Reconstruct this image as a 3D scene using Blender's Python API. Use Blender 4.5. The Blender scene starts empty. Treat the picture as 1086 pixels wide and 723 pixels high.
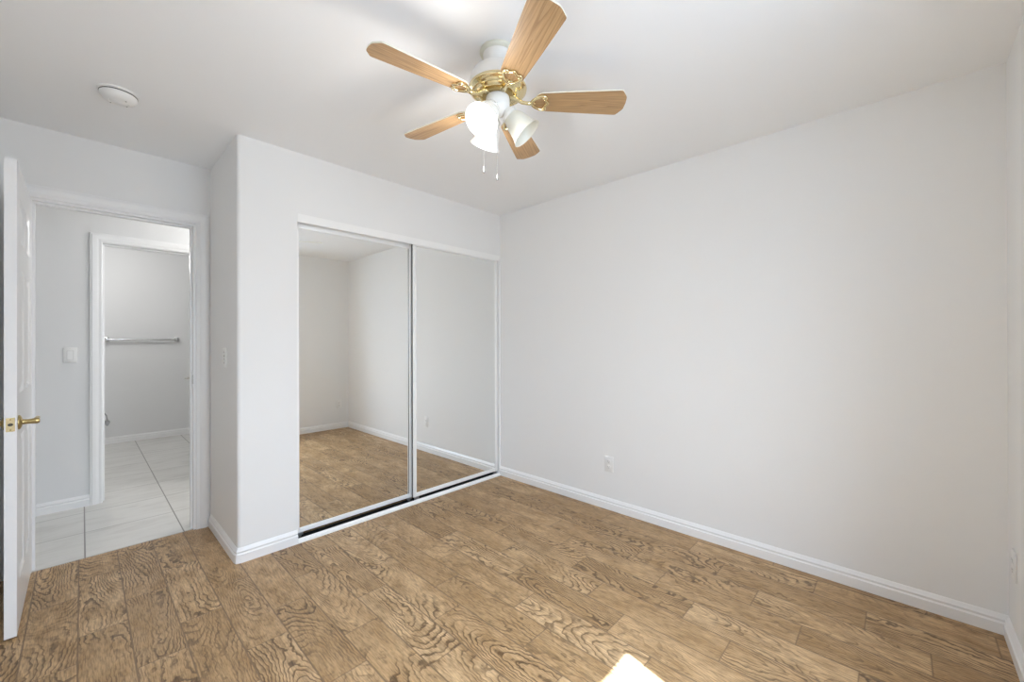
import bpy, bmesh, math, random
from mathutils import Vector, Matrix
PI = math.pi
sc = bpy.context.scene
COL = sc.collection

# ------------------------------------------------------------------ camera
H = 2.44                                   # ceiling height
F_PX, YAW, PITCH, ROLL, CAM_H = 433.05, 0.8113, 0.0021, -0.0024, 1.2552
fw = Vector((math.sin(YAW)*math.cos(PITCH), math.cos(YAW)*math.cos(PITCH), math.sin(PITCH)))
rt = Vector((math.cos(YAW), -math.sin(YAW), 0))
up = rt.cross(fw)
rt2 = rt*math.cos(ROLL) + up*math.sin(ROLL)
up2 = -rt*math.sin(ROLL) + up*math.cos(ROLL)
cd = bpy.data.cameras.new('camera')
cam = bpy.data.objects.new('camera', cd); COL.objects.link(cam)
cd.sensor_width = 36.0; cd.lens = F_PX/1086*36; cd.shift_y = -0.5/1086
cd.clip_start = 0.02; cd.clip_end = 100
m = Matrix((rt2, up2, -fw)).transposed().to_4x4(); m.translation = Vector((0, 0, CAM_H))
cam.matrix_world = m
sc.camera = cam

# ------------------------------------------------------------------ light
EXPOSURE = -0.03
sc.view_settings.view_transform = 'Standard'
sc.view_settings.look = 'None'
sc.view_settings.gamma = 1.0
sc.view_settings.use_curve_mapping = False
sc.view_settings.exposure = EXPOSURE
sc.cycles.max_bounces = 14
sc.cycles.diffuse_bounces = 10
sc.cycles.glossy_bounces = 6
sc.cycles.transparent_max_bounces = 12
sc.cycles.sample_clamp_indirect = 6.0
sc.cycles.use_denoising = True

SKY_STRENGTH, GROUND_STRENGTH = 74.0, 13.0
w = bpy.data.worlds.new('sky'); sc.world = w; w.use_nodes = True
wt = w.node_tree; bg = wt.nodes['Background']
wc = wt.nodes.new('ShaderNodeTexCoord'); ws = wt.nodes.new('ShaderNodeSeparateXYZ'); wr = wt.nodes.new('ShaderNodeValToRGB')
wt.links.new(wc.outputs['Generated'], ws.inputs[0])
wm = wt.nodes.new('ShaderNodeMath'); wm.operation = 'MULTIPLY_ADD'; wm.inputs[1].default_value = 0.5; wm.inputs[2].default_value = 0.5
wt.links.new(ws.outputs[2], wm.inputs[0]); wt.links.new(wm.outputs[0], wr.inputs[0]); wt.links.new(wr.outputs[0], bg.inputs[0])
gk = GROUND_STRENGTH/SKY_STRENGTH
els = wr.color_ramp.elements
els[0].position = 0.485; els[0].color = (0.70*gk, 0.805*gk, 1.0*gk, 1)
els[1].position = 0.515; els[1].color = (0.19, 0.217, 0.268, 1)
x = els.new(0.72); x.color = (0.37, 0.424, 0.525, 1)
x = els.new(0.92); x.color = (0.71, 0.81, 1.0, 1)
bg.inputs[1].default_value = SKY_STRENGTH

SUN_STRENGTH = 84.0
sd = bpy.data.lights.new('sun', 'SUN'); sd.energy = SUN_STRENGTH; sd.angle = math.radians(0.53); sd.color = (0.66, 0.79, 1.0)
sun = bpy.data.objects.new('sun', sd); COL.objects.link(sun)
sun.rotation_euler = Vector((0.227, 1.0, -1.633)).to_track_quat('-Z', 'Y').to_euler()
sun.location = (0.3, -4, 6)

def area(name, loc, direction, sx, sy, power, color=(1, 1, 1), portal=False):
    d = bpy.data.lights.new(name, 'AREA'); d.shape = 'RECTANGLE'; d.size = sx; d.size_y = sy
    d.energy = power; d.color = color
    if portal: d.cycles.is_portal = True
    o = bpy.data.objects.new(name, d); COL.objects.link(o); o.location = loc
    o.rotation_euler = Vector(direction).to_track_quat('-Z', 'Y').to_euler()
    return o
WX0, WX1, WZ0, WZ1 = 0.50, 1.27, 0.88, 2.06        # window opening in the back wall
area('window_portal', ((WX0+WX1)/2, -0.47, (WZ0+WZ1)/2), (0, 1, 0), WX1-WX0, WZ1-WZ0, 0, portal=True)
HALL_POWER, BATH_POWER = 23.0, 23.0  # power of the added, unseen hall and bathroom lamps

# ------------------------------------------------------------------ materials
class N:
    """small helper to write node graphs"""
    def __init__(self, name):
        self.m = bpy.data.materials.new(name); self.m.use_nodes = True
        self.t = self.m.node_tree; self.b = self.t.nodes['Principled BSDF']; self.out = self.t.nodes['Material Output']
    def n(self, typ, **kw):
        x = self.t.nodes.new(typ)
        for k, v in kw.items(): setattr(x, k, v)
        return x
    def put(self, sock, v):
        if isinstance(v, bpy.types.NodeSocket): self.t.links.new(v, sock)
        else: sock.default_value = v
    def math(self, op, a, b=0.0, c=0.0, clamp=False):
        x = self.n('ShaderNodeMath', operation=op, use_clamp=clamp)
        for i, v in enumerate((a, b, c)): self.put(x.inputs[i], v)
        return x.outputs[0]
    def xyz(self, x, y, z=0.0):
        c = self.n('ShaderNodeCombineXYZ')
        for i, v in enumerate((x, y, z)): self.put(c.inputs[i], v)
        return c.outputs[0]
    def noise(self, vec, scale=1.0, detail=2.0, rough=0.5, dist=0.0):
        x = self.n('ShaderNodeTexNoise'); self.put(x.inputs['Vector'], vec)
        x.inputs['Scale'].default_value = scale; x.inputs['Detail'].default_value = detail
        x.inputs['Roughness'].default_value = rough; x.inputs['Distortion'].default_value = dist
        return x.outputs[0]
    def ramp(self, fac, stops, interp='LINEAR'):
        x = self.n('ShaderNodeValToRGB'); self.put(x.inputs[0], fac); r = x.color_ramp; r.interpolation = interp
        while len(r.elements) < len(stops): r.elements.new(0.5)
        for e, (p, c) in zip(r.elements, stops):
            e.position = p; e.color = (c, c, c, 1) if isinstance(c, (int, float)) else (*c, 1)
        return x.outputs[0]
    def mix(self, fac, a, b, blend='MIX'):
        x = self.n('ShaderNodeMix', data_type='RGBA', blend_type=blend)
        self.put(x.inputs[0], fac)
        for s, v in ((x.inputs[6], a), (x.inputs[7], b)):
            self.put(s, (*v, 1) if isinstance(v, tuple) and len(v) == 3 else v)
        return x.outputs[2]
    def coord(self):
        return self.n('ShaderNodeTexCoord').outputs['Object']
    def sep(self, v):
        s = self.n('ShaderNodeSeparateXYZ'); self.put(s.inputs[0], v); return s.outputs
    def bump(self, h, strength, dist=0.002):
        x = self.n('ShaderNodeBump'); x.inputs['Strength'].default_value = strength; x.inputs['Distance'].default_value = dist
        self.put(x.inputs['Height'], h); self.t.links.new(x.outputs[0], self.b.inputs['Normal'])

def plain(name, col, rough=0.5, metal=0.0, spec=0.5, texture=0.0, tscale=400, var=0.0):
    k = N(name); b = k.b
    b.inputs['Base Color'].default_value = (*col, 1); b.inputs['Roughness'].default_value = rough
    b.inputs['Metallic'].default_value = metal; b.inputs['Specular IOR Level'].default_value = spec
    co = k.coord()
    nz = k.noise(co, tscale, 2.0)
    if texture: k.bump(nz, texture, 0.001)
    if var:
        f = k.ramp(k.noise(co, 9.0, 3.0), [(0.3, 1-var), (0.7, 1.0)])
        k.put(b.inputs['Base Color'], k.mix(1.0, col, f, 'MULTIPLY'))
    return k.m

M = {}
M['wall'] = plain('wall_paint', (0.825, 0.825, 0.818), 0.75, spec=0.25, texture=0.10, tscale=160)
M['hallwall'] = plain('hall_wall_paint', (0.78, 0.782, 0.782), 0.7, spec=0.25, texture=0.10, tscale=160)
M['ceiling'] = plain('ceiling_paint', (0.885, 0.893, 0.900), 0.9, spec=0.15, texture=0.08, tscale=140)
M['trim'] = plain('white_trim_paint', (0.86, 0.86, 0.86), 0.35, texture=0.02, tscale=60)
M['doorpaint'] = plain('white_door_paint', (0.84, 0.84, 0.84), 0.32, texture=0.02, tscale=60)
M['plastic'] = plain('white_plastic', (0.84, 0.835, 0.82), 0.35)
M['ivory'] = plain('ivory_plastic', (0.80, 0.79, 0.75), 0.4)
M['seam_shadow'] = plain('plastic_seam_shadow', (0.42, 0.41, 0.40), 0.5)  # grey that paints the outline shadow into the switch frames
M['slot'] = plain('dark_slot', (0.05, 0.05, 0.05), 0.6)
M['gap'] = plain('black_shade_and_backing', (0.012, 0.012, 0.012), 0.6)  # black for the painted shade in the track gap, and for door backings
M['alu'] = plain('white_frame_metal', (0.90, 0.90, 0.89), 0.3, metal=0.0)
M['steel'] = plain('grey_steel', (0.42, 0.42, 0.42), 0.35, metal=0.9)
M['chrome'] = plain('chrome', (0.74, 0.74, 0.75), 0.12, metal=1.0)
M['nickel'] = plain('brushed_nickel', (0.55, 0.53, 0.5), 0.3, metal=1.0)
M['brass'] = plain('polished_brass', (0.83, 0.70, 0.42), 0.16, metal=1.0)
M['oldbrass'] = plain('antique_brass', (0.48, 0.37, 0.17), 0.28, metal=1.0)
M['fanwhite'] = plain('fan_white_enamel', (0.84, 0.83, 0.80), 0.28)
M['cream'] = plain('cream_enamel', (0.74, 0.73, 0.62), 0.35)
M['porcelain'] = plain('porcelain', (0.85, 0.85, 0.84), 0.12)
M['mirror'] = plain('mirror_glass', (0.93, 0.94, 0.93), 0.0, metal=1.0)

def make_floor():
    k = N('wood_look_plank_tile'); X, Y, Z = k.sep(k.coord())
    kx = k.math('DIVIDE', k.math('ADD', X, 0.012), 0.157)
    ki = k.math('FLOOR', kx); fx = k.math('FRACT', kx)
    mod = k.math('MODULO', k.math('ADD', ki, 300.0), 3.0)
    ny = k.math('DIVIDE', k.math('SUBTRACT', k.math('SUBTRACT', Y, 1.93), k.math('MULTIPLY', mod, 0.2017)), 0.605)
    ni = k.math('FLOOR', ny); fy = k.math('FRACT', ny)
    wn = k.n('ShaderNodeTexWhiteNoise', noise_dimensions='2D'); k.put(wn.inputs['Vector'], k.xyz(ki, ni))
    r, g, b = k.sep(wn.outputs['Color'])
    ox = k.math('ADD', X, k.math('MULTIPLY', r, 37.0)); oy = k.math('ADD', Y, k.math('MULTIPLY', g, 53.0)); oz = k.math('MULTIPLY', b, 29.0)
    def v(sx, sy): return k.xyz(k.math('MULTIPLY', ox, sx), k.math('MULTIPLY', oy, sy), oz)
    base = k.noise(v(5.5, 1.25), 1.0, 0.5, 0.4)
    wob = k.noise(v(30, 26), 1.0, 1.5, 0.5)
    field = k.math('ADD', k.math('MULTIPLY', base, 33.0), k.math('MULTIPLY', wob, 1.5))
    ring = k.math('FRACT', field)
    line = k.ramp(ring, [(0.0, 0.0), (0.14, 0.02), (0.30, 0.75), (0.55, 1.0), (0.92, 1.0), (1.0, 0.0)])
    fibre = k.noise(v(260, 22), 1.0, 3.0, 0.6)
    blot = k.noise(v(7, 3), 1.0, 3.0, 0.6)
    patch = k.noise(v(16, 6), 1.0, 4.0, 0.65)
    amount = k.math('MULTIPLY', k.ramp(b, [(0.15, 0.35), (0.6, 1.0)]), k.ramp(blot, [(0.38, 0.15), (0.55, 1.0)]))
    lm = k.math('MULTIPLY', k.math('SUBTRACT', 1.0, line), amount)
    tint = k.ramp(r, [(0.0, (0.570, 0.385, 0.208)), (0.5, (0.490, 0.318, 0.162)), (1.0, (0.395, 0.248, 0.118))])
    c = k.mix(k.ramp(patch, [(0.42, 0.0), (0.68, 0.75)]), tint, (0.280, 0.162, 0.066))
    c = k.mix(k.math('MULTIPLY', lm, 0.9), c, (0.105, 0.055, 0.021))
    c = k.mix(1.0, c, k.ramp(fibre, [(0.34, 0.60), (0.60, 1.14)]), 'MULTIPLY')
    ex = k.math('MINIMUM', fx, k.math('SUBTRACT', 1.0, fx)); ey = k.math('MINIMUM', fy, k.math('SUBTRACT', 1.0, fy))
    gx = k.ramp(ex, [(0.010, 1.0), (0.024, 0.0)]); gy = k.ramp(ey, [(0.0022, 1.0), (0.005, 0.0)])
    grout = k.math('MAXIMUM', gx, gy)
    c = k.mix(k.math('MULTIPLY', grout, 0.85), c, (0.17, 0.105, 0.055))
    k.put(k.b.inputs['Base Color'], c)
    k.put(k.b.inputs['Roughness'], k.ramp(patch, [(0.3, 0.36), (0.7, 0.5)]))
    k.b.inputs['Specular IOR Level'].default_value = 0.4
    hgt = k.math('SUBTRACT', k.math('ADD', k.math('MULTIPLY', fibre, 0.5), k.math('MULTIPLY', line, 0.5)), k.math('MULTIPLY', grout, 2.0))
    k.bump(hgt, 0.30, 0.0015)
    return k.m
M['floor'] = make_floor()

def make_tile():
    k = N('pale_stone_tile'); X, Y, Z = k.sep(k.coord())
    tx = k.math('DIVIDE', k.math('SUBTRACT', X, 0.012), 0.4545); ty = k.math('DIVIDE', k.math('SUBTRACT', Y, 3.905), 0.4580)
    fx = k.math('FRACT', tx); fy = k.math('FRACT', ty)
    wn = k.n('ShaderNodeTexWhiteNoise', noise_dimensions='2D'); k.put(wn.inputs['Vector'], k.xyz(k.math('FLOOR', tx), k.math('FLOOR', ty)))
    r, g, b = k.sep(wn.outputs['Color'])
    vx = k.xyz(k.math('ADD', k.math('MULTIPLY', X, 3.0), k.math('MULTIPLY', r, 20.0)), k.math('ADD', k.math('MULTIPLY', Y, 9.0), k.math('MULTIPLY', g, 20.0)), k.math('MULTIPLY', b, 9.0))
    vein = k.noise(vx, 1.0, 5.0, 0.62, 0.6)
    c = k.ramp(vein, [(0.28, (0.55, 0.535, 0.505)), (0.5, (0.645, 0.635, 0.605)), (0.74, (0.69, 0.68, 0.655))])
    ex = k.math('MINIMUM', fx, k.math('SUBTRACT', 1.0, fx)); ey = k.math('MINIMUM', fy, k.math('SUBTRACT', 1.0, fy))
    gx = k.ramp(ex, [(0.005, 0.95), (0.009, 0.0)]); gy = k.ramp(ey, [(0.0055, 0.62), (0.0105, 0.0)])
    gr = k.math('MAXIMUM', gx, gy)
    c = k.mix(gr, c, (0.16, 0.15, 0.135))
    k.put(k.b.inputs['Base Color'], c); k.b.inputs['Roughness'].default_value = 0.32
    k.bump(k.math('SUBTRACT', 1.0, gr), 0.3, 0.002)
    return k.m
M['tile'] = make_tile()

def make_oak():
    k = N('light_oak_blade'); X, Y, Z = k.sep(k.coord())
    oi = k.n('ShaderNodeObjectInfo').outputs['Random']
    off = k.math('MULTIPLY', oi, 40.0)
    v = k.xyz(k.math('ADD', k.math('MULTIPLY', X, 1.3), off), k.math('MULTIPLY', Y, 24.0), off)
    base = k.noise(v, 1.0, 1.0, 0.4)
    ring = k.math('FRACT', k.math('MULTIPLY', base, 11.0))
    line = k.ramp(ring, [(0.0, 0.0), (0.3, 0.6), (0.7, 1.0), (0.93, 1.0), (1.0, 0.0)])
    fib = k.noise(k.xyz(k.math('MULTIPLY', X, 14.0), k.math('MULTIPLY', Y, 260.0), off), 1.0, 3.0)
    c = k.mix(k.math('MULTIPLY', k.math('SUBTRACT', 1.0, line), 0.75), (0.435, 0.272, 0.132), (0.255, 0.142, 0.060))
    c = k.mix(1.0, c, k.ramp(fib, [(0.3, 0.82), (0.65, 1.05)]), 'MULTIPLY')
    k.put(k.b.inputs['Base Color'], c); k.b.inputs['Roughness'].default_value = 0.38
    return k.m
M['oak'] = make_oak()

def glow(name, col, strength, base=(0.9, 0.9, 0.88)):
    k = N(name); k.b.inputs['Base Color'].default_value = (*base, 1); k.b.inputs['Roughness'].default_value = 0.3
    k.b.inputs['Emission Color'].default_value = (*col, 1); k.b.inputs['Emission Strength'].default_value = strength
    return k.m
M['litshade'] = glow('lit_frosted_glass', (1.0, 0.985, 0.95), 0.12)
M['bulb'] = glow('lit_bulb', (1.0, 0.97, 0.90), 3.0)
M['dome'] = glow('added_lamp_glow', (1.0, 0.98, 0.95), 2.0)
M['shade'] = plain('frosted_glass_unlit', (0.78, 0.765, 0.675), 0.3)
M['bulboff'] = plain('unlit_bulb', (0.8, 0.8, 0.78), 0.3)
def make_glass():
    k = N('window_glass'); t = k.t
    tr = k.n('ShaderNodeBsdfTransparent'); tr.inputs[0].default_value = (0.93, 0.95, 0.94, 1)
    gl = k.n('ShaderNodeBsdfGlossy'); gl.inputs['Roughness'].default_value = 0.0
    mx = k.n('ShaderNodeMixShader'); mx.inputs[0].default_value = 0.06; t.links.new(tr.outputs[0], mx.inputs[1]); t.links.new(gl.outputs[0], mx.inputs[2])
    t.links.new(mx.outputs[0], k.out.inputs['Surface'])
    return k.m
M['glass'] = make_glass()

# ------------------------------------------------------------------ geometry helpers
def BM(): return bmesh.new()
def box(bm, x0, x1, y0, y1, z0, z1, bev=0.0, seg=2):
    vs = [bm.verts.new((x, y, z)) for z in (z0, z1) for y in (y0, y1) for x in (x0, x1)]
    fs = [bm.faces.new([vs[i] for i in f]) for f in ((0, 2, 3, 1), (4, 5, 7, 6), (0, 1, 5, 4), (2, 6, 7, 3), (0, 4, 6, 2), (1, 3, 7, 5))]
    if bev:
        es = list({e for f in fs for e in f.edges})
        bmesh.ops.bevel(bm, geom=es, offset=bev, segments=seg, affect='EDGES', profile=0.5)
def lathe(bm, prof, n=32, mat=None, cap0=False, cap1=False):
    rings = []
    for r, z in prof:
        ring = []
        for i in range(n):
            a = 2*PI*i/n; p = Vector((r*math.cos(a), r*math.sin(a), z))
            ring.append(bm.verts.new(mat @ p if mat else p))
        rings.append(ring)
    for a, b in zip(rings, rings[1:]):
        for i in range(n): bm.faces.new((a[i], a[(i+1) % n], b[(i+1) % n], b[i]))
    if cap0: bm.faces.new(list(reversed(rings[0])))
    if cap1: bm.faces.new(rings[-1])
def tube(bm, pts, r, n=10, caps=True, closed=False):
    pts = [Vector(p) for p in pts]; rs = r if isinstance(r, (list, tuple)) else [r]*len(pts)
    N_ = len(pts); rings = []; prev = None
    for i, p in enumerate(pts):
        if closed: t = (pts[(i+1) % N_] - pts[i-1]).normalized()
        else: t = (pts[min(i+1, N_-1)] - pts[max(i-1, 0)]).normalized()
        if prev is None:
            u = t.cross(Vector((0, 0, 1)) if abs(t.z) < 0.9 else Vector((1, 0, 0))).normalized()
        else:
            u = (prev - t*prev.dot(t)).normalized()
        prev = u; v = t.cross(u)
        rings.append([bm.verts.new(p + (u*math.cos(2*PI*k/n) + v*math.sin(2*PI*k/n))*rs[i]) for k in range(n)])
    prs = list(zip(rings, rings[1:])) + ([(rings[-1], rings[0])] if closed else [])
    for a, b in prs:
        for k in range(n): bm.faces.new((a[k], a[(k+1) % n], b[(k+1) % n], b[k]))
    if caps and not closed:
        bm.faces.new(list(reversed(rings[0]))); bm.faces.new(rings[-1])
def prism(bm, poly, z0, z1):
    a = [bm.verts.new((x, y, z0)) for x, y in poly]; b = [bm.verts.new((x, y, z1)) for x, y in poly]
    n = len(poly)
    for i in range(n): bm.faces.new((a[i], a[(i+1) % n], b[(i+1) % n], b[i]))
    bm.faces.new(list(reversed(a))); bm.faces.new(b)
def sphere(bm, c, r, sx=1, sy=1, sz=1, u=16, v=10):
    mt = Matrix.Translation(c) @ Matrix.Diagonal((r*sx, r*sy, r*sz, 1))
    bmesh.ops.create_uvsphere(bm, u_segments=u, v_segments=v, radius=1.0, matrix=mt)

def obj(name, bm, mat, parent=None, loc=None, smooth=True, angle=35):
    bmesh.ops.recalc_face_normals(bm, faces=bm.faces)
    me = bpy.data.meshes.new(name); bm.to_mesh(me); bm.free()
    me.materials.append(mat)
    if smooth:
        for p in me.polygons: p.use_smooth = True
        me.set_sharp_from_angle(angle=math.radians(angle))
    o = bpy.data.objects.new(name, me); COL.objects.link(o)
    if parent: o.parent = parent
    if loc: o.location = loc
    return o
def tag(o, label, cat, group=None, kind=None):
    o['label'] = label; o['category'] = cat
    if group: o['group'] = group
    if kind: o['kind'] = kind
    return o
def thing(name, label, cat, loc=(0, 0, 0), rot=(0, 0, 0), group=None, kind=None):
    o = bpy.data.objects.new(name, None); COL.objects.link(o); o.location = loc; o.rotation_euler = rot
    o.empty_display_size = 0.1
    return tag(o, label, cat, group, kind)
def struct(name, bm, mat, label, cat, **kw):
    return tag(obj(name, bm, mat, **kw), label, cat, kind='structure')

# ------------------------------------------------------------------ room shell
XL, XR, YB, YF = -0.36, 2.715, -0.333, 3.43        # left, right, back and doorway walls
XA, YC = 0.608, 2.73                               # alcove return wall, closet wall
CX0, CX1, CZ = 0.926, 2.715, 2.06                  # closet opening
DX0, DX1, DZ = -0.19, 0.514, 2.035                 # clear doorway
HY = 4.54                                          # hall side of the wall opposite
BX0, BX1 = 0.113, 0.823                            # bathroom doorway
BY = 7.085                                         # far bathroom wall
T = 0.12

bm = BM(); box(bm, XL-T, XR+T, YB-T, YF+0.012, -0.10, 0.0)
struct('floor', bm, M['floor'], 'brown wood-look plank floor of the bedroom', 'floor')
bm = BM(); box(bm, -1.9, 2.6, YF+0.012, BY+T, -0.10, 0.0)
struct('floor_hall', bm, M['tile'], 'pale square tile floor of the hall and bathroom', 'floor')
bm = BM(); box(bm, -1.9, XR+T, YB-T, BY+T, H, H+0.10)
struct('ceiling', bm, M['ceiling'], 'plain white ceiling the fan hangs from', 'ceiling')

bm = BM(); box(bm, XR, XR+T, YB-T, YF+T, 0, H)
struct('wall_right', bm, M['wall'], 'long blank off-white wall right of the mirrored closet', 'wall')
bm = BM(); box(bm, XL-T, XL, YB-T, YF+T, 0, H)
struct('wall_left', bm, M['wall'], 'off-white wall behind the open bedroom door', 'wall')
bm = BM()
box(bm, XL, WX0, YB-T, YB, 0, H); box(bm, WX1, XR, YB-T, YB, 0, H)
box(bm, WX0, WX1, YB-T, YB, 0, WZ0); box(bm, WX0, WX1, YB-T, YB, WZ1, H)
struct('wall_back', bm, M['wall'], 'off-white wall at the right edge of the photo meeting the long blank wall', 'wall')
bm = BM()
box(bm, XL, DX0-0.018, YF, YF+T, 0, H); box(bm, DX1+0.018, XA+T, YF, YF+T, 0, H)
box(bm, DX0-0.018, DX1+0.018, YF, YF+T, DZ+0.018, H)
struct('wall_front', bm, M['wall'], 'off-white wall holding the bedroom doorway', 'wall')
R_ = 0.020
arc = [(XA + R_ - R_*math.cos(a), YC + R_ - R_*math.sin(a)) for a in [PI/2*i/8 for i in range(9)]]
bm = BM()
prism(bm, [(XA, YF)] + arc + [(CX0, YC), (CX0, YC+T), (XA+T, YC+T), (XA+T, YF)], 0, H)
box(bm, CX0, CX1, YC, YC+T, CZ, H)
box(bm, XA+T, XR, YF-0.04, YF+T, 0, H)
struct('wall_closet', bm, M['wall'], 'off-white wall with rounded corner framing the mirrored closet', 'wall')
# hall + bathroom
bm = BM()
box(bm, -1.9, BX0-0.018, HY, HY+T, 0, H); box(bm, BX1+0.018, 2.6, HY, HY+T, 0, H)
box(bm, BX0-0.018, BX1+0.018, HY, HY+T, DZ+0.018, H)
struct('wall_hall', bm, M['hallwall'], 'pale grey hall wall holding the bathroom doorway', 'wall')
bm = BM(); box(bm, -1.9, 2.6, BY, BY+T, 0, H)
struct('wall_bathroom', bm, M['hallwall'], 'far bathroom wall behind the chrome towel bar', 'wall')
bm = BM(); box(bm, -2.0, -1.9, YF+T, BY+T, 0, H); box(bm, -1.9, XL-T, YF, YF+T, 0, H)
struct('wall_hall_left', bm, M['hallwall'], 'hall and bathroom side wall hidden left of the doorway', 'wall')
bm = BM(); box(bm, 2.6, 2.7, YF+T, BY+T, 0, H)
struct('wall_hall_right', bm, M['hallwall'], 'hall and bathroom side wall hidden right of the doorway', 'wall')

# ---- baseboards: profile swept along a path in plan, room on the left of the path
BPROF = [(0.0, 0.0), (0.016, 0.0), (0.016, 0.047), (0.0100, 0.053), (0.0100, 0.058), (0.0125, 0.061), (0.0125, 0.065), (0.0085, 0.071), (0.005, 0.080), (0.003, 0.083), (0.0, 0.083)]
def sweep(bm, path, prof):
    P = [Vector((x, y)) for x, y in path]; rows = []
    for i, p in enumerate(P):
        ds = []
        if i > 0: ds.append((P[i]-P[i-1]).normalized())
        if i < len(P)-1: ds.append((P[i+1]-P[i]).normalized())
        ns = [Vector((-d.y, d.x)) for d in ds]
        nn = ns[0] if len(ns) == 1 else (ns[0]+ns[1])/(1+ns[0].dot(ns[1]))
        rows.append([bm.verts.new((p.x+nn.x*u, p.y+nn.y*u, z)) for u, z in prof])
    for a, b in zip(rows, rows[1:]):
        for k in range(len(prof)): kk = (k+1) % len(prof); bm.faces.new((a[k], a[kk], b[kk], b[k]))
    bm.faces.new(rows[0]); bm.faces.new(list(reversed(rows[-1])))
def baseboard(name, path, label):
    bm = BM(); sweep(bm, path, BPROF)
    return struct(name, bm, M['trim'], label, 'baseboard', angle=28)
e = 0.0005
baseboard('baseboard_right', [(XR, YB), (XR, YC-0.001)], 'white baseboard along the long blank right wall')
baseboard('baseboard_back', [(XL, YB), (XR-0.0165, YB)], 'white baseboard at the lower right edge of the photo')
baseboard('baseboard_closet', [(CX0-0.0005, YC), (XA+R_, YC), (XA+0.004, YC+0.005), (XA, YC+R_), (XA, YF-0.020)], 'white baseboard wrapping the rounded closet corner')
baseboard('baseboard_left', [(XL, YF-0.0005), (XL, YB+0.0165)], 'white baseboard behind the open bedroom door')
baseboard('baseboard_hall', [(BX0-0.0735, HY), (-1.9, HY)], 'white baseboard in the hall under the light switch')
baseboard('baseboard_bathroom', [(2.6, BY), (-1.9, BY)], 'white baseboard on the far bathroom wall')

# ---- door casings (mitred U of a moulded profile) and jamb linings
CPROF = [(0.0, 0.0), (0.0, 0.008), (0.004, 0.011), (0.012, 0.011), (0.017, 0.0098), (0.021, 0.0098), (0.030, 0.014), (0.046, 0.018), (0.056, 0.018), (0.059, 0.0145), (0.066, 0.0145), (0.070, 0.011), (0.070, 0.0)]
def casing(name, x0, x1, zt, y, sgn, label, wmax=None):
    bm = BM(); rows = []
    for cx, cz, su, sz in ((x0, 0, -1, 0), (x0, zt, -1, 1), (x1, zt, 1, 1), (x1, 0, 1, 0)):
        rows.append([bm.verts.new((cx+su*u, y+sgn*v, cz+sz*u)) for u, v in CPROF])
    for a, b in zip(rows, rows[1:]):
        for k in range(len(CPROF)): kk = (k+1) % len(CPROF); bm.faces.new((a[k], a[kk], b[kk], b[k]))
    bm.faces.new(rows[0]); bm.faces.new(list(reversed(rows[-1])))
    return struct(name, bm, M['trim'], label, 'door trim', angle=25)
def jamb(name, x0, x1, zt, y0, y1, label, stop):
    bm = BM(); t = 0.018
    prism_pts = lambda *a: box(bm, *a)
    box(bm, x0-t, x0, y0, y1, 0, zt+t); box(bm, x1, x1+t, y0, y1, 0, zt+t); box(bm, x0, x1, y0, y1, zt, zt+t)
    s0, s1 = stop
    box(bm, x0, x0+0.011, s0, s1, 0, zt); box(bm, x1-0.011, x1, s0, s1, 0, zt); box(bm, x0+0.011, x1-0.011, s0, s1, zt-0.011, zt)
    return struct(name, bm, M['trim'], label, 'door jamb', smooth=False)
casing('trim_1', DX0-0.012, DX1+0.012, DZ+0.012, YF, -1, 'white moulded casing around the bedroom doorway')
casing('trim_2', DX0-0.012, DX1+0.012, DZ+0.012, YF+T, 1, 'white casing on the hall side of the bedroom doorway')
j1 = jamb('trim_3', DX0, DX1, DZ, YF, YF+T, 'white jamb lining the bedroom doorway', (YF+0.037, YF+0.070))
bm = BM(); box(bm, DX1-0.0015, DX1+0.0005, YF+0.004, YF+0.034, 0.975, 1.035); sp = obj('strike_plate', bm, M['nickel'], j1, smooth=False); sp['label'] = 'dark metal strike plate'
casing('trim_4', BX0-0.003, BX1+0.003, DZ+0.003, HY, -1, 'white moulded casing around the bathroom doorway')
jamb('trim_5', BX0, BX1, DZ, HY, HY+T, 'white jamb lining the bathroom doorway', (HY+0.045, HY+0.078))

# ---- six-panel doors
def panel_face(bm, W, Ht, x, sgn, panels):
    """door face in the plane local x, spanning y 0..W, z 0..Ht; panels are (y0,y1,z0,z1); sgn is outward"""
    ys = sorted({0, W, *[p[0] for p in panels], *[p[1] for p in panels]}); zs = sorted({0, Ht, *[p[2] for p in panels], *[p[3] for p in panels]})
    for i in range(len(ys)-1):
        for k in range(len(zs)-1):
            cy, cz = (ys[i]+ys[i+1])/2, (zs[k]+zs[k+1])/2
            if any(p[0] < cy < p[1] and p[2] < cz < p[3] for p in panels): continue
            bm.faces.new([bm.verts.new((x, y, z)) for y, z in ((ys[i], zs[k]), (ys[i+1], zs[k]), (ys[i+1], zs[k+1]), (ys[i], zs[k+1]))])
    for y0, y1, z0, z1 in panels:
        prev = None
        for ins, dep in ((0, 0), (0.006, 0.0035), (0.014, 0.008), (0.022, 0.0085), (0.045, 0.0025), (0.050, 0.002)):
            ring = [bm.verts.new((x - sgn*dep, y, z)) for y, z in ((y0+ins, z0+ins), (y1-ins, z0+ins), (y1-ins, z1-ins), (y0+ins, z1-ins))]
            if prev:
                for q in range(4): bm.faces.new((prev[q], prev[(q+1) % 4], ring[(q+1) % 4], ring[q]))
            prev = ring
        bm.faces.new(prev)
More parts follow.
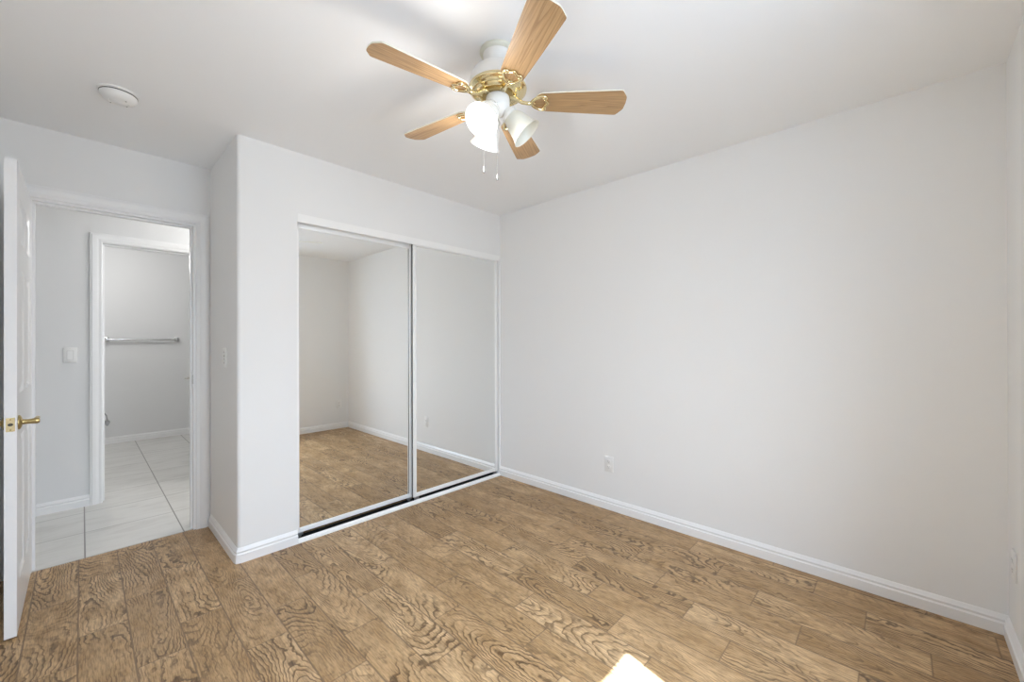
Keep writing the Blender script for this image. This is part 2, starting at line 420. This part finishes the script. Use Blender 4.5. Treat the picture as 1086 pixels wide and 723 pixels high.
def door_leaf(W, Ht, th):
    bm = BM()
    a, b, c, d = 0.105, W/2-0.05, W/2+0.05, W-0.105
    pans = [(p, q, z0, z1) for p, q in ((a, b), (c, d)) for z0, z1 in ((0.20, 0.83), (1.02, 1.565), (1.69, 1.885))]
    panel_face(bm, W, Ht, th, 1, pans); panel_face(bm, W, Ht, 0, -1, pans)
    for f in ([(0, 0, 0), (th, 0, 0), (th, 0, Ht), (0, 0, Ht)], [(0, W, 0), (0, W, Ht), (th, W, Ht), (th, W, 0)],
              [(0, 0, Ht), (th, 0, Ht), (th, W, Ht), (0, W, Ht)], [(0, 0, 0), (0, W, 0), (th, W, 0), (th, 0, 0)]):
        bm.faces.new([bm.verts.new(p) for p in f])
    bmesh.ops.remove_doubles(bm, verts=bm.verts, dist=1e-5)
    return bm
def lever(parent, mat, x, sgn, y, z, ydir, name='lever_handle'):
    """rose on the face, neck standing out, arm running in +-y"""
    bm = BM()
    mt = Matrix.Translation((x, y, z)) @ Matrix.Rotation(sgn*PI/2, 4, 'Y')
    lathe(bm, [(0.0, 0.012), (0.012, 0.012), (0.020, 0.010), (0.029, 0.006), (0.0315, 0.002), (0.0315, 0.0)], 28, mt)
    lathe(bm, [(0.013, 0.006), (0.011, 0.016), (0.0105, 0.030), (0.012, 0.044), (0.0125, 0.054), (0.010, 0.060), (0.004, 0.062)], 20, mt, cap1=True)
    pts = [(x+sgn*0.050, y+ydir*t, z+0.004*math.sin(t/0.115*PI)) for t in (0, 0.02, 0.05, 0.08, 0.105, 0.115)]
    tube(bm, pts, [0.011, 0.0105, 0.009, 0.0085, 0.008, 0.005], 14)
    return obj(name, bm, mat, parent)

# bedroom door: opened flat into the room against the left wall; free edge faces the camera
LW, LH, LT = 0.705, 2.022, 0.035
d1 = tag(obj('door_1', door_leaf(LW, LH, LT), M['doorpaint'], loc=(DX0-LT, 2.716, 0.012), angle=15), 'open white six-panel bedroom door with a brass lever, its edge facing us', 'door', kind='structure')
HZ = 0.897
lh = lever(d1, M['oldbrass'], LT, 1, 0.062, HZ, 1); lh['label'] = 'antique brass door lever'
lever(d1, M['oldbrass'], 0, -1, 0.062, HZ, 1)
bm = BM(); box(bm, 0.005, 0.030, -0.0012, 0.0, HZ-0.029, HZ+0.029); lp = obj('latch_plate', bm, M['brass'], d1, smooth=False); lp['label'] = 'brass latch plate on the door edge'
bm = BM(); lathe(bm, [(0.0075, -0.0005), (0.0075, 0.003), (0.001, 0.0032)], 16, Matrix.Translation((0.0175, 0, HZ)) @ Matrix.Rotation(PI/2, 4, 'X') @ Matrix.Diagonal((1, 0.8, 1, 1)), cap0=True); obj('latch_bolt', bm, M['slot'], lp)
for dz in (-0.022, 0.022):
    bm = BM(); sphere(bm, (0.0175, -0.0012, HZ+dz), 0.003, 1, 0.4, 1, 10, 6); obj('screw', bm, M['oldbrass'], lp)
for z in (0.20, 1.0, 1.80):
    bm = BM(); tube(bm, [(-0.004, LW+0.004, z-0.045), (-0.004, LW+0.004, z+0.045)], 0.006, 12); obj('hinge', bm, M['oldbrass'], d1)
# bathroom door: hinged on the right jamb, opened into the bathroom
d2 = tag(obj('door_2', door_leaf(0.69, 2.022, LT), M['doorpaint'], loc=(0.783, HY+T+0.016, 0.012), angle=15), 'open white bathroom door seen edge-on past the doorway', 'door', kind='structure')
lh = lever(d2, M['nickel'], 0, -1, 0.63, 0.875, -1); lh['label'] = 'small nickel lever'
lever(d2, M['nickel'], LT, 1, 0.63, 0.875, -1)
for z in (0.20, 1.0, 1.80):
    bm = BM(); tube(bm, [(0.041, -0.004, z-0.045), (0.041, -0.004, z+0.045)], 0.006, 12); obj('hinge', bm, M['nickel'], d2)

# ---- window in the back wall (the source of the daylight)
wn_ = thing('window_1', 'sliding window in the back wall letting in sunlight', 'window', ((WX0+WX1)/2, YB-0.085, WZ0), kind='structure')
hw, hh = (WX1-WX0)/2, WZ1-WZ0
bm = BM(); f_ = 0.03
box(bm, -hw, -hw+f_, -0.03, 0.03, 0, hh); box(bm, hw-f_, hw, -0.03, 0.03, 0, hh)
box(bm, -hw+f_, hw-f_, -0.03, 0.03, 0, f_); box(bm, -hw+f_, hw-f_, -0.03, 0.03, hh-f_, hh)
box(bm, -0.02, 0.02, -0.02, 0.02, f_, hh-f_)
obj('window_frame', bm, M['plastic'], wn_, smooth=False)
for a, b in ((-hw+f_, -0.02), (0.02, hw-f_)):
    bm = BM(); box(bm, a, b, -0.002, 0.002, f_, hh-f_); obj('pane', bm, M['glass'], wn_, smooth=False)

# ------------------------------------------------------------------ closet: track + two mirror doors
ct = thing('closet_door_track', 'white metal header and floor track of the mirrored closet', 'closet track', ((CX0+CX1)/2, YC+0.045, 0))
hx = (CX1-CX0)/2
bm = BM()
box(bm, -hx+0.0005, hx-0.016, -0.047, -0.040, 2.008, CZ-0.0005, 0.001, 1)     # fascia
box(bm, -hx+0.0005, hx-0.016, -0.040, 0.05, CZ-0.012, CZ-0.0005)
obj('header_track', bm, M['alu'], ct, angle=30)
bm = BM()
prof = [(-0.062, 0.0), (-0.062, 0.009), (-0.052, 0.013), (-0.046, 0.014), (-0.044, 0.025), (-0.041, 0.025), (-0.041, 0.004), (0.05, 0.004), (0.05, 0.0)]
a = [bm.verts.new((-hx+0.0005, y, z)) for y, z in prof]; b = [bm.verts.new((hx-0.016, y, z)) for y, z in prof]
for k in range(len(prof)): kk = (k+1) % len(prof); bm.faces.new((a[k], a[kk], b[kk], b[k]))
bm.faces.new(a); bm.faces.new(list(reversed(b)))
obj('floor_track', bm, M['alu'], ct, smooth=False)
bm = BM(); box(bm, -hx+0.002, hx-0.018, -0.0405, 0.049, 0.0042, 0.006); obj('track_gap_shade', bm, M['gap'], ct, smooth=False)  # black sheet standing in for the shade in the gap under the doors
# white jamb strips
bm = BM(); box(bm, CX1-0.015, CX1, YC-0.002, YC+T, 0, CZ)
struct('trim_6', bm, M['trim'], 'narrow white closet jamb beside the long blank wall', 'closet jamb', smooth=False)
# closet interior floor shade comes from the closed doors themselves
def mirror_door(label, x0, x1, yc):
    """framed mirror hung on rollers; local x from 0, local y 0 is the mirror face"""
    W = x1-x0; zb, zt = (0.034 if yc < YC+0.04 else 0.029), 2.024
    t = thing('sliding_mirror_door', label, 'closet door', (x0, yc, 0.006), group='mirrored closet doors')
    z0, z1 = zb, zt
    sw = 0.029; rail = 0.046 if yc > YC+0.04 else 0.026
    bm = BM(); box(bm, sw-0.004, W-sw+0.004, -0.001, 0.004, z0+0.026, z1-rail+0.004); obj('mirror', bm, M['mirror'], t, smooth=False)
    bm = BM(); box(bm, 0.0004, W-0.0004, 0.0045, 0.016, z0+0.002, z1-0.002); o = obj('backing', bm, M['gap'], t, smooth=False); o['label'] = 'black backing edge'
    for a, b in ((0, sw), (W-sw, W)):
        bm = BM(); box(bm, a, b, -0.007, 0.0043, z0, z1, 0.0015, 2); obj('stile', bm, M['alu'], t)
    bm = BM(); box(bm, sw, W-sw, -0.006, 0.0043, z0, z0+0.030, 0.0015, 2); obj('bottom_rail', bm, M['alu'], t)
    bm = BM(); box(bm, sw, W-sw, -0.006, 0.0043, z1-rail, z1, 0.0015, 2); obj('top_rail', bm, M['alu'], t)
    for a in (0.012, W-0.052):
        bm = BM(); box(bm, a, a+0.04, -0.004, 0.004, 0.012, z0+0.004)
        lathe(bm, [(0.002, -0.006), (0.011, -0.006), (0.011, 0.006), (0.002, 0.006)], 16, Matrix.Translation((a+0.02, 0.004, 0.0115)) @ Matrix.Rotation(PI/2, 4, 'X'))
        obj('roller', bm, M['steel'], t, angle=30)
    return t
mirror_door('left sliding mirror door, slightly behind the other, nearest the rounded wall corner', CX0+0.002, 1.797, YC+0.062)
mirror_door('right sliding mirror door, overlapping in front, nearest the long blank wall', 1.778, CX1-0.021, YC+0.026)

# ------------------------------------------------------------------ ceiling fan
FX, FY = 1.172, 1.190
fan = thing('ceiling_fan', 'white and brass ceiling fan with five oak blades and three lamp shades', 'ceiling fan', (FX, FY, H))
Z = lambda z: z - H
bm = BM(); lathe(bm, [(0.0, 0.0), (0.072, 0.0), (0.0735, -0.006), (0.071, -0.012), (0.066, -0.015), (0.058, -0.016)], 40); o = obj('canopy_ring', bm, M['cream'], fan); o['label'] = 'cream ring at the ceiling'
bm = BM(); lathe(bm, [(0.0, -0.012), (0.060, -0.012), (0.058, -0.030), (0.055, -0.060), (0.056, -0.084), (0.04, -0.09)], 40); obj('canopy', bm, M['fanwhite'], fan)
bm = BM(); lathe(bm, [(0.03, -0.078), (0.060, -0.079), (0.085, -0.083), (0.101, -0.092), (0.110, -0.106), (0.114, -0.125), (0.115, -0.150), (0.112, -0.153)], 48); obj('motor_housing', bm, M['fanwhite'], fan)
bm = BM(); lathe(bm, [(0.110, -0.148), (0.117, -0.150), (0.119, -0.155), (0.117, -0.161), (0.112, -0.164), (0.108, -0.170), (0.098, -0.174), (0.088, -0.172), (0.082, -0.176), (0.072, -0.179), (0.066, -0.178), (0.0, -0.172)], 48); o = obj('brass_band', bm, M['brass'], fan); o['label'] = 'polished brass band under the motor'
bm = BM(); lathe(bm, [(0.0, -0.172), (0.061, -0.174), (0.063, -0.178), (0.063, -0.184), (0.060, -0.186), (0.0, -0.186)], 40)
for i in range(10):
    a = 2*PI*i/10
    sphere(bm, (0.064*math.cos(a), 0.064*math.sin(a), -0.181), 0.003, u=8, v=6)
obj('flywheel', bm, M['oldbrass'], fan)
ZB = 2.237 - H                                     # blade plane
PITCHB = math.radians(-12)
def blade_outline():
    L0 = 0.150
    pts = []
    w0, w1 = 0.046, 0.064
    top = []
    for i in range(9):                              # rounded root
        a = PI/2 + PI/2*(1-i/8)
        top.append((L0 + 0.032 + 0.032*math.cos(a), w0*math.sin(a)))
    top += [(0.30, 0.054), (0.42, 0.0605), (0.492, w1), (0.497, 0.0632), (0.501, 0.0610), (0.517, 0.040), (0.5215, 0.033), (0.5235, 0.025)]
    bot = [(x, -y) for x, y in reversed(top)]
    return top + [(0.5255, 0.0)] + bot[:-1]
bm = BM(); ol = blade_outline(); th = 0.0055
va = [bm.verts.new((x, y, th/2)) for x, y in ol]; vb = [bm.verts.new((x, y, -th/2)) for x, y in ol]
bm.faces.new(va); bm.faces.new(list(reversed(vb)))
for i in range(len(ol)): k = (i+1) % len(ol); bm.faces.new((va[i], va[k], vb[k], vb[i]))
bmesh.ops.recalc_face_normals(bm, faces=bm.faces)
blade_me = bpy.data.meshes.new('blade'); bm.to_mesh(blade_me); bm.free()
blade_me.materials.append(M['oak']); blade_me.materials.append(M['cream'])
for p in blade_me.polygons:
    if abs(p.normal.z) < 0.5: p.material_index = 1
# blade iron: neck from the flywheel, open three-sided loop under the blade (blade-local coordinates, pitched back)
bm = BM()
tube(bm, [(0.052, 0.0, 0.020), (0.072, 0.0, 0.017), (0.086, 0.0, 0.006), (0.100, 0, -0.004), (0.122, 0, -0.008), (0.140, 0, -0.008)], [0.010, 0.009, 0.0075, 0.007, 0.0075, 0.008], 12)
box(bm, 0.050, 0.070, -0.013, 0.013, 0.014, 0.022, 0.002)
loop = []
ctrl = [(0.138, 0.0), (0.150, 0.019), (0.170, 0.031), (0.188, 0.034), (0.196, 0.028), (0.193, 0.017), (0.199, 0.008), (0.205, 0.0),
        (0.199, -0.008), (0.193, -0.017), (0.196, -0.028), (0.188, -0.034), (0.170, -0.031), (0.150, -0.019)]
n = len(ctrl)
for i in range(n):                                  # Catmull-Rom
    p0, p1, p2, p3 = [Vector(ctrl[(i+d) % n]) for d in (-1, 0, 1, 2)]
    for s in range(4):
        t = s/4
        q = 0.5*((2*p1) + (p2-p0)*t + (2*p0-5*p1+4*p2-p3)*t*t + (3*p1-p0-3*p2+p3)*t**3)
        loop.append((q.x, q.y, -0.0065))
tube(bm, loop, 0.0060, 10, closed=True)
for x, y in ((0.150, 0.0), (0.186, 0.026), (0.186, -0.026)): sphere(bm, (x, y, -0.0075), 0.0052, u=10, v=6)
bmesh.ops.recalc_face_normals(bm, faces=bm.faces)
iron_me = bpy.data.meshes.new('blade_iron'); bm.to_mesh(iron_me); bm.free(); iron_me.materials.append(M['brass'])
for p in iron_me.polygons: p.use_smooth = True
BLADE_A = [314.7, 242.7, 170.7, 98.7, 26.7]
for a in BLADE_A:
    b = bpy.data.objects.new('blade', blade_me); COL.objects.link(b); b.parent = fan
    b.location = (0, 0, ZB); b.rotation_euler = (PITCHB, 0, math.radians(a))
    i = bpy.data.objects.new('blade_iron', iron_me); COL.objects.link(i); i.parent = b; i['label'] = 'brass blade bracket with an open loop'
# light kit
bm = BM(); lathe(bm, [(0.0, -0.184), (0.040, -0.184), (0.047, -0.188), (0.049, -0.196), (0.049, -0.226), (0.046, -0.236), (0.036, -0.250), (0.022, -0.262), (0.010, -0.268), (0.0, -0.269)], 40); obj('light_fitter', bm, M['fanwhite'], fan)
SH_T = math.radians(48)
ORG = Vector((0, 0, Z(2.236)))
azw = lambda a: -YAW + math.radians(a)              # screen-style azimuth: 0 = right, 90 = away
for az, lit in ((0, False), (240, True), (120, True)):
    th_ = azw(az)
    d = Vector((math.cos(th_)*math.cos(SH_T), math.sin(th_)*math.cos(SH_T), -math.sin(SH_T)))
    base = ORG + d*0.070
    rot = d.to_track_quat('Z', 'Y').to_matrix().to_4x4()
    mt = Matrix.Translation(base) @ rot
    bm = BM(); lathe(bm, [(0.016, -0.045), (0.019, -0.022), (0.024, -0.010), (0.033, -0.003), (0.036, 0.002), (0.036, 0.012), (0.032, 0.012), (0.0, 0.010)], 28, mt)
    for q in range(3):
        a = 2*PI*q/3+0.4; p = mt @ Vector((0.036*math.cos(a), 0.036*math.sin(a), 0.007)); p2 = mt @ Vector((0.042*math.cos(a), 0.042*math.sin(a), 0.007))
        tube(bm, [p, p2], 0.0025, 8)
    arm = obj('lamp_holder', bm, M['fanwhite'], fan)
    outer = [(0.029, 0.002), (0.0305, 0.010), (0.0345, 0.018), (0.042, 0.030), (0.0465, 0.045), (0.0495, 0.062), (0.053, 0.080), (0.058, 0.095), (0.0645, 0.106), (0.066, 0.108)]
    prof = outer + [(r-0.003, z-0.0005) for r, z in reversed(outer)]
    bm = BM(); lathe(bm, prof, 40, mt); s = obj('glass_shade', bm, M['litshade'] if lit else M['shade'], arm, angle=60); s['label'] = 'glowing frosted glass shade' if lit else 'unlit cream frosted glass shade'
    bm = BM(); lathe(bm, [(0.0, 0.008), (0.012, 0.010), (0.013, 0.025), (0.020, 0.040), (0.024, 0.055), (0.021, 0.069), (0.012, 0.078), (0.0, 0.080)], 20, mt); obj('bulb', bm, M['bulb'] if lit else M['bulboff'], arm, angle=60)
    if lit:
        ld = bpy.data.lights.new('lamp_light', 'POINT'); ld.energy = 5.0; ld.color = (1, 0.985, 0.97); ld.shadow_soft_size = 0.05
        lo = bpy.data.objects.new('lamp_light', ld); COL.objects.link(lo); lo.location = Vector((FX, FY, H)) + base + d*0.15
# pull chains
def chain(rx, fy_, ztop, zend, name):
    c = Vector((rt.x*rx + fw.x*fy_, rt.y*rx + fw.y*fy_, 0)); bm = BM()
    n = int((ztop-zend)/0.006)
    tube(bm, [(c.x, c.y, Z(ztop)), (c.x, c.y, Z(zend+0.02))], 0.0007, 6)
    for i in range(n): sphere(bm, (c.x, c.y, Z(ztop-i*0.006)), 0.0012, u=6, v=4)
    ch = obj(name, bm, M['nickel'], fan)
    bm = BM(); lathe(bm, [(0.0, 0.022), (0.002, 0.022), (0.0025, 0.014), (0.0045, 0.006), (0.0052, 0.0), (0.004, -0.004), (0.0, -0.005)], 12, Matrix.Translation((c.x, c.y, Z(zend)))); obj('chain_pull', bm, M['nickel'], ch)
chain(-0.058, 0.0, 2.205, 1.948, 'pull_chain')
chain(-0.003, 0.0, 2.175, 1.918, 'pull_chain')

# ------------------------------------------------------------------ small fixtures
sdv = thing('smoke_detector', 'round white smoke detector on the ceiling near the doorway', 'smoke detector', (0.120, 2.690, H))
bm = BM(); lathe(bm, [(0.0, 0.0), (0.074, 0.0), (0.074, -0.006), (0.070, -0.009), (0.058, -0.010), (0.0, -0.010)], 40); obj('mounting_plate', bm, M['plastic'], sdv)
bm = BM(); lathe(bm, [(0.050, -0.0095), (0.056, -0.012), (0.0675, -0.013), (0.0675, -0.020), (0.060, -0.033), (0.047, -0.042), (0.036, -0.044), (0.033, -0.0425), (0.030, -0.044), (0.0, -0.0455)], 40); obj('cover', bm, M['plastic'], sdv)
bm = BM(); lathe(bm, [(0.0665, -0.0088), (0.0685, -0.0095), (0.0685, -0.0125), (0.0665, -0.0132)], 40); obj('vent_gap', bm, M['slot'], sdv)
for a in (-0.9, 2.3, 0.7):
    bm = BM(); sphere(bm, (0.039*math.cos(a), 0.039*math.sin(a), -0.0436), 0.003, 1, 1, 0.35, 8, 6); obj('sensor_hole', bm, M['slot'], sdv)

def plate(t, face_mat, kind):
    """wall plate in local x (width) / z (height); outward is -y"""
    bm = BM(); box(bm, -0.036, 0.036, -0.006, 0.0, -0.058, 0.058, 0.0025, 2); obj('cover_plate', bm, face_mat, t)
    for z in (-0.049, 0.049) if kind != 'outlet' else (0.0,):
        bm = BM(); sphere(bm, (0, -0.006, z), 0.003, 1, 0.4, 1, 10, 6); obj('screw', bm, M['ivory'], t)
    if kind == 'outlet':
        for z in (-0.0195, 0.0195):
            bm = BM()
            lathe(bm, [(0.0, 0.0085), (0.0145, 0.0085), (0.0165, 0.0078), (0.0168, 0.004)], 24, Matrix.Translation((0, 0, z)) @ Matrix.Rotation(PI/2, 4, 'X') @ Matrix.Diagonal((1, 0.86, 1, 1)))
            s = obj('socket', bm, M['plastic'], t)
            bm = BM()
            for x, hh_ in ((-0.0065, 0.0045), (0.0065, 0.0036)): box(bm, x-0.0011, x+0.0011, -0.0088, -0.0082, z+0.003-hh_, z+0.003+hh_)
            lathe(bm, [(0.0, 0.0088), (0.0024, 0.0088), (0.0024, 0.008)], 10, Matrix.Translation((0, 0, z-0.0075)) @ Matrix.Rotation(PI/2, 4, 'X'))
            obj('slot', bm, M['slot'], s)
    elif kind == 'rocker':
        bm = BM(); box(bm, -0.0175, 0.0175, -0.0068, -0.004, -0.0345, 0.0345); obj('rocker_frame', bm, M['seam_shadow'], t, smooth=False)  # grey border painted as the shadow line round the rocker
        bm = BM(); vs = [(-0.0160, -0.0075, -0.033), (0.0160, -0.0075, -0.033), (0.0160, -0.0105, 0.033), (-0.0160, -0.0105, 0.033), (-0.0160, -0.005, -0.033), (0.0160, -0.005, -0.033), (0.0160, -0.005, 0.033), (-0.0160, -0.005, 0.033)]
        v_ = [bm.verts.new(p) for p in vs]
        for f in ((0, 1, 2, 3), (7, 6, 5, 4), (0, 4, 5, 1), (1, 5, 6, 2), (2, 6, 7, 3), (3, 7, 4, 0)): bm.faces.new([v_[q] for q in f])
        obj('rocker', bm, M['plastic'], t, smooth=False)
    else:
        for z in (-0.021, 0.021):
            bm = BM(); box(bm, -0.012, 0.012, -0.0072, -0.004, z-0.016, z+0.016); s = obj('switch_frame', bm, M['seam_shadow'], t, smooth=False)  # grey border painted as the shadow line round each lever
            bm = BM(); box(bm, -0.0085, 0.0085, -0.0125, -0.005, z-0.011+0.003, z+0.011, 0.0015); obj('switch_lever', bm, M['plastic'], s)
t = thing('power_outlet', 'white power outlet low on the long blank right wall', 'outlet', (XR-0.0002, 1.579, 0.336), (0, 0, -PI/2)); plate(t, M['plastic'], 'outlet')
t = thing('power_outlet', 'white power outlet at the far right edge of the photo beyond the corner', 'outlet', (2.571, YB+0.0002, 0.353), (0, 0, PI)); plate(t, M['plastic'], 'outlet')
t = thing('light_switch', 'white rocker light switch on the hall wall left of the bathroom doorway', 'light switch', (-0.061, HY-0.0002, 1.159)); plate(t, M['plastic'], 'rocker')
t = thing('light_switch', 'white double wall switch on the narrow alcove wall by the rounded corner', 'light switch', (XA-0.0002, 3.012, 1.160), (0, 0, -PI/2)); plate(t, M['plastic'], 'double')

# bathroom: towel bar and valve
tb = thing('towel_bar', 'chrome towel bar on the far bathroom wall', 'towel bar', (0.545, BY, 1.290))
for s in (-1, 1):
    bm = BM(); box(bm, s*0.335-0.022, s*0.335+0.022, -0.010, -0.0003, -0.030, 0.030, 0.003)
    box(bm, s*0.335-0.012, s*0.335+0.012, -0.076, -0.008, -0.020, 0.020, 0.004)
    obj('bracket', bm, M['chrome'], tb)
bm = BM(); tube(bm, [(-0.335, -0.058, 0), (0.335, -0.058, 0)], 0.015, 18); obj('bar', bm, M['chrome'], tb)

sv = thing('shutoff_valve', 'grey chrome water valve low on the far bathroom wall, half hidden by the casing', 'water valve', (0.212, BY, 0.27))
bm = BM(); lathe(bm, [(0.0, 0.008), (0.012, 0.008), (0.027, 0.003), (0.029, 0.0)], 24, Matrix.Rotation(PI/2, 4, 'X')); obj('escutcheon', bm, M['chrome'], sv)
bm = BM(); tube(bm, [(0, -0.004, 0), (0, -0.075, 0)], 0.009, 14); tube(bm, [(0, -0.055, -0.006), (0, -0.055, 0.045)], 0.010, 14); obj('valve_body', bm, M['chrome'], sv)
bm = BM(); lathe(bm, [(0.0, 0.105), (0.016, 0.104), (0.018, 0.096), (0.014, 0.088), (0.006, 0.080), (0.005, 0.07)], 20, Matrix.Rotation(PI/2, 4, 'X') @ Matrix.Diagonal((1.0, 1.7, 1, 1))); obj('valve_handle', bm, M['steel'], sv)
bm = BM(); tube(bm, [(0, -0.055, 0.044), (-0.004, -0.056, 0.09), (-0.05, -0.075, 0.17), (-0.12, -0.09, 0.22), (-0.18, -0.09, 0.20)], 0.006, 10); obj('supply_hose', bm, M['steel'], sv)

# added ceiling lamps, out of view, put in to light hall and bathroom
for nm, x, y, p, lab in (('added_ceiling_lamp', 1.50, 4.02, HALL_POWER, 'added unseen flush dome lamp lighting the hall'), ('added_ceiling_lamp', 0.1, 5.9, BATH_POWER, 'added unseen flush dome lamp lighting the bathroom')):
    t = thing(nm, lab, 'added ceiling lamp', (x, y, H))
    bm = BM(); lathe(bm, [(0.0, 0.0), (0.15, 0.0), (0.155, -0.012), (0.15, -0.022), (0.0, -0.022)], 36); obj('lamp_base', bm, M['nickel'], t)
    bm = BM(); lathe(bm, [(0.142, -0.021), (0.135, -0.045), (0.105, -0.072), (0.06, -0.088), (0.0, -0.094)], 36); obj('dome', bm, M['dome'], t, angle=60)
    ld = bpy.data.lights.new('added_dome_light', 'POINT'); ld.energy = p; ld.color = (1.0, 0.99, 0.98); ld.shadow_soft_size = 0.10
    lo = bpy.data.objects.new('added_dome_light', ld); COL.objects.link(lo); lo.location = (x, y, H-0.24)
